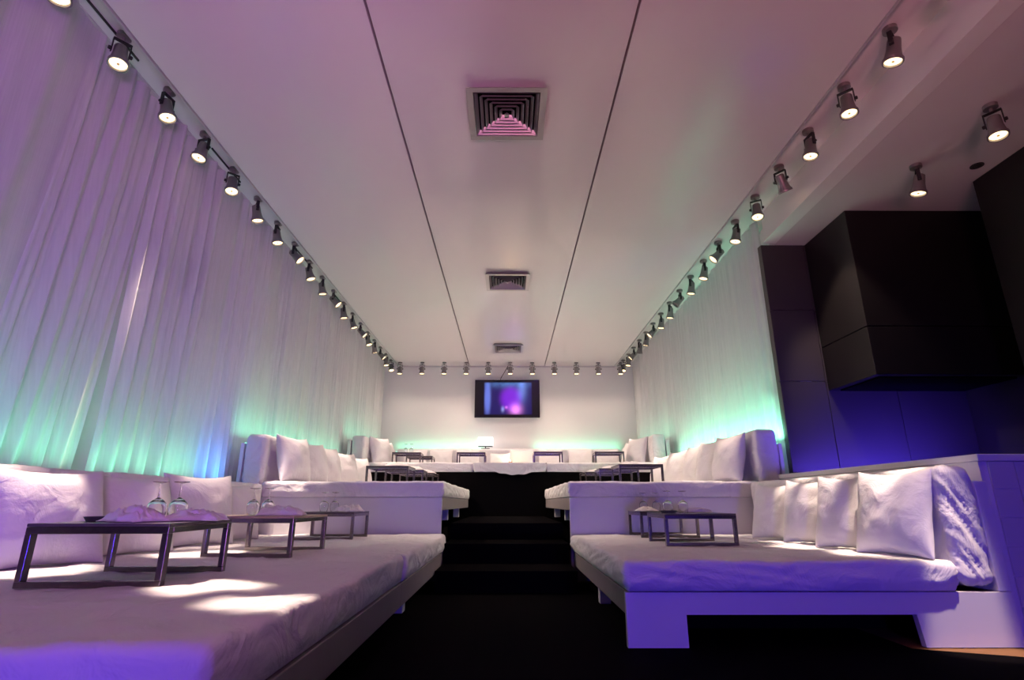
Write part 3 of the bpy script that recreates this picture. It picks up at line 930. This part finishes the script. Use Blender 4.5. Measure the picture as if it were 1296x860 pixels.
AIM = {(1, 0): ((2.34, 2.98, 0.16), 8.5, 1100), (1, -1): ((2.15, 3.25, 0.5), 9, 500), (1, 1): ((2.2, 3.40, 0.8), 9, 900), (1, 2): ((2.42, 3.30, 0.88), 7, 1300),
       (1, 3): ((2.10, 3.95, 0.55), 11, 900), (1, 4): ((3.35, 5.1, 2.0), 45, 160), (1, 5): ((2.2, 4.45, 0.8), 9, 900),
       (-1, -1): ((-1.05, 2.10, 0.4), 6.5, 1300), (-1, -2): ((-0.70, 1.78, 0.4), 6, 1300), (-1, 0): ((-2.30, 2.75, 0.85), 8, 200),
       (-1, 1): ((-2.1, 2.55, 0.42), 11, 1100), (-1, 2): ((-1.80, 3.42, 0.42), 11, 1000), (-1, 3): ((-2.80, 3.56, 1.15), 5, 2400),
       (-1, 4): ((-2.1, 4.0, 0.6), 10, 450), (-1, 5): ((-2.15, 5.47, 0.85), 8, 1500)}
def zone(y):
    return 0 if y < F2 else (1 if y < F3 else 2)
for side in (-1, 1):
    nm = 'left' if side < 0 else 'right'
    y0, dy = (2.50, 0.525) if side < 0 else (2.41, 0.53)
    x = -2.66 if side < 0 else 2.59
    for k in range(-2, 19):
        y = y0 + dy * k
        lit = not (side > 0 and k in (10, 15))
        zt = (0.6, 1.1, 1.5)[zone(y)]
        if k % 2 == 0:
            tgt, ang, pw = (side * (1.7 + rnd.random() * .5), y + rnd.uniform(-.2, .3), zt - .2), (10, 20, 24)[zone(y)], (650, 360, 240)[zone(y)]
        else:
            tgt, ang, pw = (side * 2.25, y + rnd.uniform(-.1, .3), zt - .1), (10, 16, 20)[zone(y)], (800, 460, 300)[zone(y)]
        if y > 5.6 and k % 3 == 1:
            tgt, ang, pw = (x - side * 2.35, y + .25, 1.3), 84, 300
        if k >= 16:
            pw *= 0.5
            tgt = (tgt[0], min(tgt[1], 11.2), tgt[2])
        if (side, k) in AIM:
            tgt, ang, pw = AIM[(side, k)]
        if k < 0:
            lab = '%s track spotlight of the %s row, above the viewer' % (('nearer', 'nearest')[k + 1 == 0 and 0 or 0] if k == -1 else 'rearmost', nm)
        else:
            lab = '%s ceiling spotlight from the viewer in the %s row' % (ORD[k], nm)
            if not lit:
                lab = 'unlit grey spotlight, %s from the viewer in the right row' % ORD[k]
        spot(x, y, 3.798, tgt, lab, 'spotlights along the %s ceiling edge' % nm, lit, pw, ang, 1.0 if ang > 80 else 0.6)
for k in range(11):
    x = -2.42 + k * 0.49
    spot(x, 11.80, 3.70, (x * .98, 11.5, 1.3), '%s small spotlight from the left in the row before the back wall' % ORD[k], 'spotlights before the back wall', True, 20, 110, 1.0, (1.0, 0.76, 0.60))
spot(3.47, 3.27, BZ, (3.1, 3.0, 0.2), 'nearer one of two spotlights on the bar ceiling', 'spotlights over the bar', True, 60, 40)
spot(3.455, 4.0, BZ, (3.0, 4.3, 0.9), 'farther one of two spotlights on the bar ceiling', 'spotlights over the bar', True, 60, 40)
o = MB().lathe([(0.05, 0.0), (0.05, -.006), (0.033, -.006), (0.033, 0.0)], 20, ring=True).build('recessed_downlight', 'knob', smooth=True, angle=40, loc=(3.98, 4.0, BZ - .0005))
MB().lathe([(0.0, -.001), (0.033, -.001), (0.033, -.003), (0, -.003)], 16).build('lens', 'lens_off', o)
tag(o, 'small unlit recessed downlight ring on the bar ceiling', 'downlight')

# ------------------------------------------------------------------ sheer curtains
def curtain(xp, ya, yb, zb, zt, seed, label, group, folds, amp, sa=0.0, sb=0.0, res=150):
    """hanging panel in the plane x = xp from ya to yb; sa / sb slide its lower corners along y"""
    rows = 26
    cy = (ya + yb) / 2
    pts = []
    for j in range(rows):
        t = j / (rows - 1)
        z = zb + (zt - zb) * t
        for i in range(res):
            s = i / (res - 1)
            y = ya + (yb - ya) * s + (1 - t) ** 1.4 * (sa * (1 - s) + sb * s)
            q = noise.noise(Vector((s * 3.0, seed, t * 0.6))) * 0.9
            ph = 2 * math.pi * folds * (s + 0.035 * noise.noise(Vector((s * 4, t * 1.2, seed))))
            a = amp * (0.55 + 0.75 * noise.noise(Vector((s * 5 + seed, t * 0.8, 2.0))))
            sharp = math.sin(ph + q)
            x = a * (sharp + 0.35 * math.sin(2.3 * ph + seed))
            x += amp * 0.5 * noise.noise(Vector((s * folds * 1.4, t * 2.0, seed + 7)))
            x *= 1.0 + 0.40 * (1 - t)
            pts.append((x, y - cy, z - zb))
    mb = MB()
    mb.quadgrid(pts, res, rows)
    o = mb.build('sheer_curtain', 'sheer', smooth=True, loc=(xp, cy, zb))
    tag(o, label, 'curtain', group)
    return o
g = 'sheer curtains along the left wall'
XC = -2.80
for k, (a, b, fo, am, sa, sb, r_) in enumerate(((0.4, 3.02, 6, 0.032, -0.25, -0.25, 170), (2.98, 3.80, 5, 0.035, -0.25, -0.28, 120), (3.79, 5.45, 10, 0.042, -0.16, -0.02, 190), (5.40, 7.3, 13, 0.035, 0, 0, 210), (7.26, 9.2, 14, 0.032, 0, 0, 190), (9.16, 12.08, 18, 0.030, 0, 0, 220))):
    curtain(XC - .012 * (k % 2), a, b, 0.02, 3.79, 1.7 * k + .4, '%s sheer white curtain from the viewer along the left wall' % ORD[k], g, fo, am, sa, sb, r_)
g = 'sheer curtains along the right wall'
for k, (a, b, fo, am) in enumerate(((5.53, 7.0, 7, 0.026), (6.97, 8.7, 11, 0.026), (8.66, 10.4, 12, 0.026), (10.36, 12.08, 13, 0.026))):
    curtain(2.82 + .010 * (k % 2), a, b, 0.02, 3.79, 20 + 1.9 * k, '%s sheer white curtain from the viewer along the right wall' % ORD[k], g, fo, am, res=170)
for side, a, b, xx in ((-1, 0.3, 12.1, -2.8), (1, 5.5, 12.1, 2.825)):
    o = MB().box(xx - .012, xx + .012, a, b, 3.791, 3.7995).build('curtain_track', 'trim')
    tag(o, 'slim ceiling track carrying the %s curtains' % ('left' if side < 0 else 'right'), 'track')
for k, (x, y, z, h) in enumerate(((-2.92, 4.72, 2.72, .22), (-2.92, 6.70, 2.75, .2), (-2.92, 9.05, 2.79, .2), (2.92, 6.0, 1.92, .08))):
    s = 1 if x < 0 else -1
    o = empty('shutter_handle', (XL if x < 0 else XR, y, z))
    MB().box(0 if s > 0 else -.015, .015 if s > 0 else 0, -.05, .05, -h * .7, h * .7, .003).build('back_plate', 'slotplate', o)
    MB().box(.016 if s > 0 else -.15, .19 if s > 0 else -.016, -.035, .035, -h * .6, h * .6, .004).build('grip', 'slotplate', o)
    tag(o, ('nearest dark handle showing through the left sheer curtains', 'middle dark handle showing through the left sheer curtains', 'farthest dark handle showing through the left sheer curtains', 'small dark handle showing through the right sheer curtain')[k], 'handle', 'dark handles behind the curtains')

# ------------------------------------------------------------------ LED strips hidden behind the backrests
def led(loc, length, along, label, energy, color=(0.20, 1.0, 0.58), m='led', tilt=0.0):
    o = empty('led_strip', loc)
    hx, hy = (0.006, length / 2) if along == 'y' else (length / 2, 0.006)
    MB().box(-hx, hx, -hy, hy, 0, 0.006).build('strip', m, o)
    d = bpy.data.lights.new('strip_light', 'AREA')
    d.shape = 'RECTANGLE'
    d.size, d.size_y = 2 * hx, 2 * hy
    d.energy = energy
    d.color = color
    d.spread = R(85)
    L = bpy.data.objects.new('strip_light', d)
    col.objects.link(L)
    L.parent = o
    L.location = (0, 0, 0.009)
    L.rotation_euler = (math.pi - (R(38) if along == 'x' else 0), (math.copysign(R(27), loc[0]) if along == 'y' else 0), 0)
    tag(o, label, 'light strip', 'light strips behind the backrests')
led((-2.635, 3.0, 0.822), 3.9, 'y', 'mint green light strip behind the left front backrests', 7.5, tilt=0)
led((-2.635, 5.2, 0.822), 0.4, 'y', 'blue light strip at the far end of the left front backrests', 2, (0.05, 0.35, 1.0), 'led_blue')
led((-2.642, 7.3, 1.272), 3.5, 'y', 'mint green light strip behind the left second terrace backrests', 6)
led((2.71, 7.3, 1.272), 3.5, 'y', 'mint green light strip behind the right second terrace backrests', 24)
led((-2.632, 10.6, 1.702), 2.6, 'y', 'mint green light strip along the left side of the top terrace', 3)
led((2.632, 10.6, 1.702), 2.6, 'y', 'mint green light strip along the right side of the top terrace', 3)
led((-1.5, 12.02, 1.762), 1.9, 'x', 'mint green light strip left of the lamp behind the back wall cushions', 1.8)
led((1.5, 12.02, 1.762), 1.9, 'x', 'mint green light strip right of the lamp behind the back wall cushions', 1.8)

o = empty('added_bar_light', (3.75, 4.72, 0.86))  # invented fixture, hidden from view, that turns the bar wall blue
MB().box(-.7, .7, -.02, .02, 0, .02, .003).build('housing', 'knob', o)
MB().box(-.69, .69, -.012, .012, .0205, .024).build('strip', 'led_added', o)
L = lamp('wash', 'AREA', (0, 0, .03), None, 22, (0.10, 0.05, 1.0), 1.35, size_y=0.02, spread=100)
L.parent = o
L.rotation_euler = (math.pi + R(-65), 0, 0)
tag(o, 'added blue light bar, unseen behind the partition, washing the metal wall', 'light bar')

o = empty('bar_counter', (3.75, 4.72, 0))
MB().box(-.75, .72, -.25, .25, 0.003, .82, .004).build('cabinet', 'black', o)
MB().box(-.77, .74, -.27, .27, .8205, .858, .004).build('counter_top', 'hood', o)
tag(o, 'dark bar counter behind the low partition', 'counter')

for k, nm in ((1, 'second'), (4, 'fifth'), (8, 'ninth'), (11, 'twelfth')):
    o = MB().box(-2.712, -2.70, 2.50 + .525 * k - .33, 2.50 + .525 * k + .22, 3.781, 3.796, .002).build('power_rail', 'cable')
    tag(o, 'short black power rail beside the %s left ceiling spotlight' % nm, 'rail', 'black power rails on the left ceiling edge')
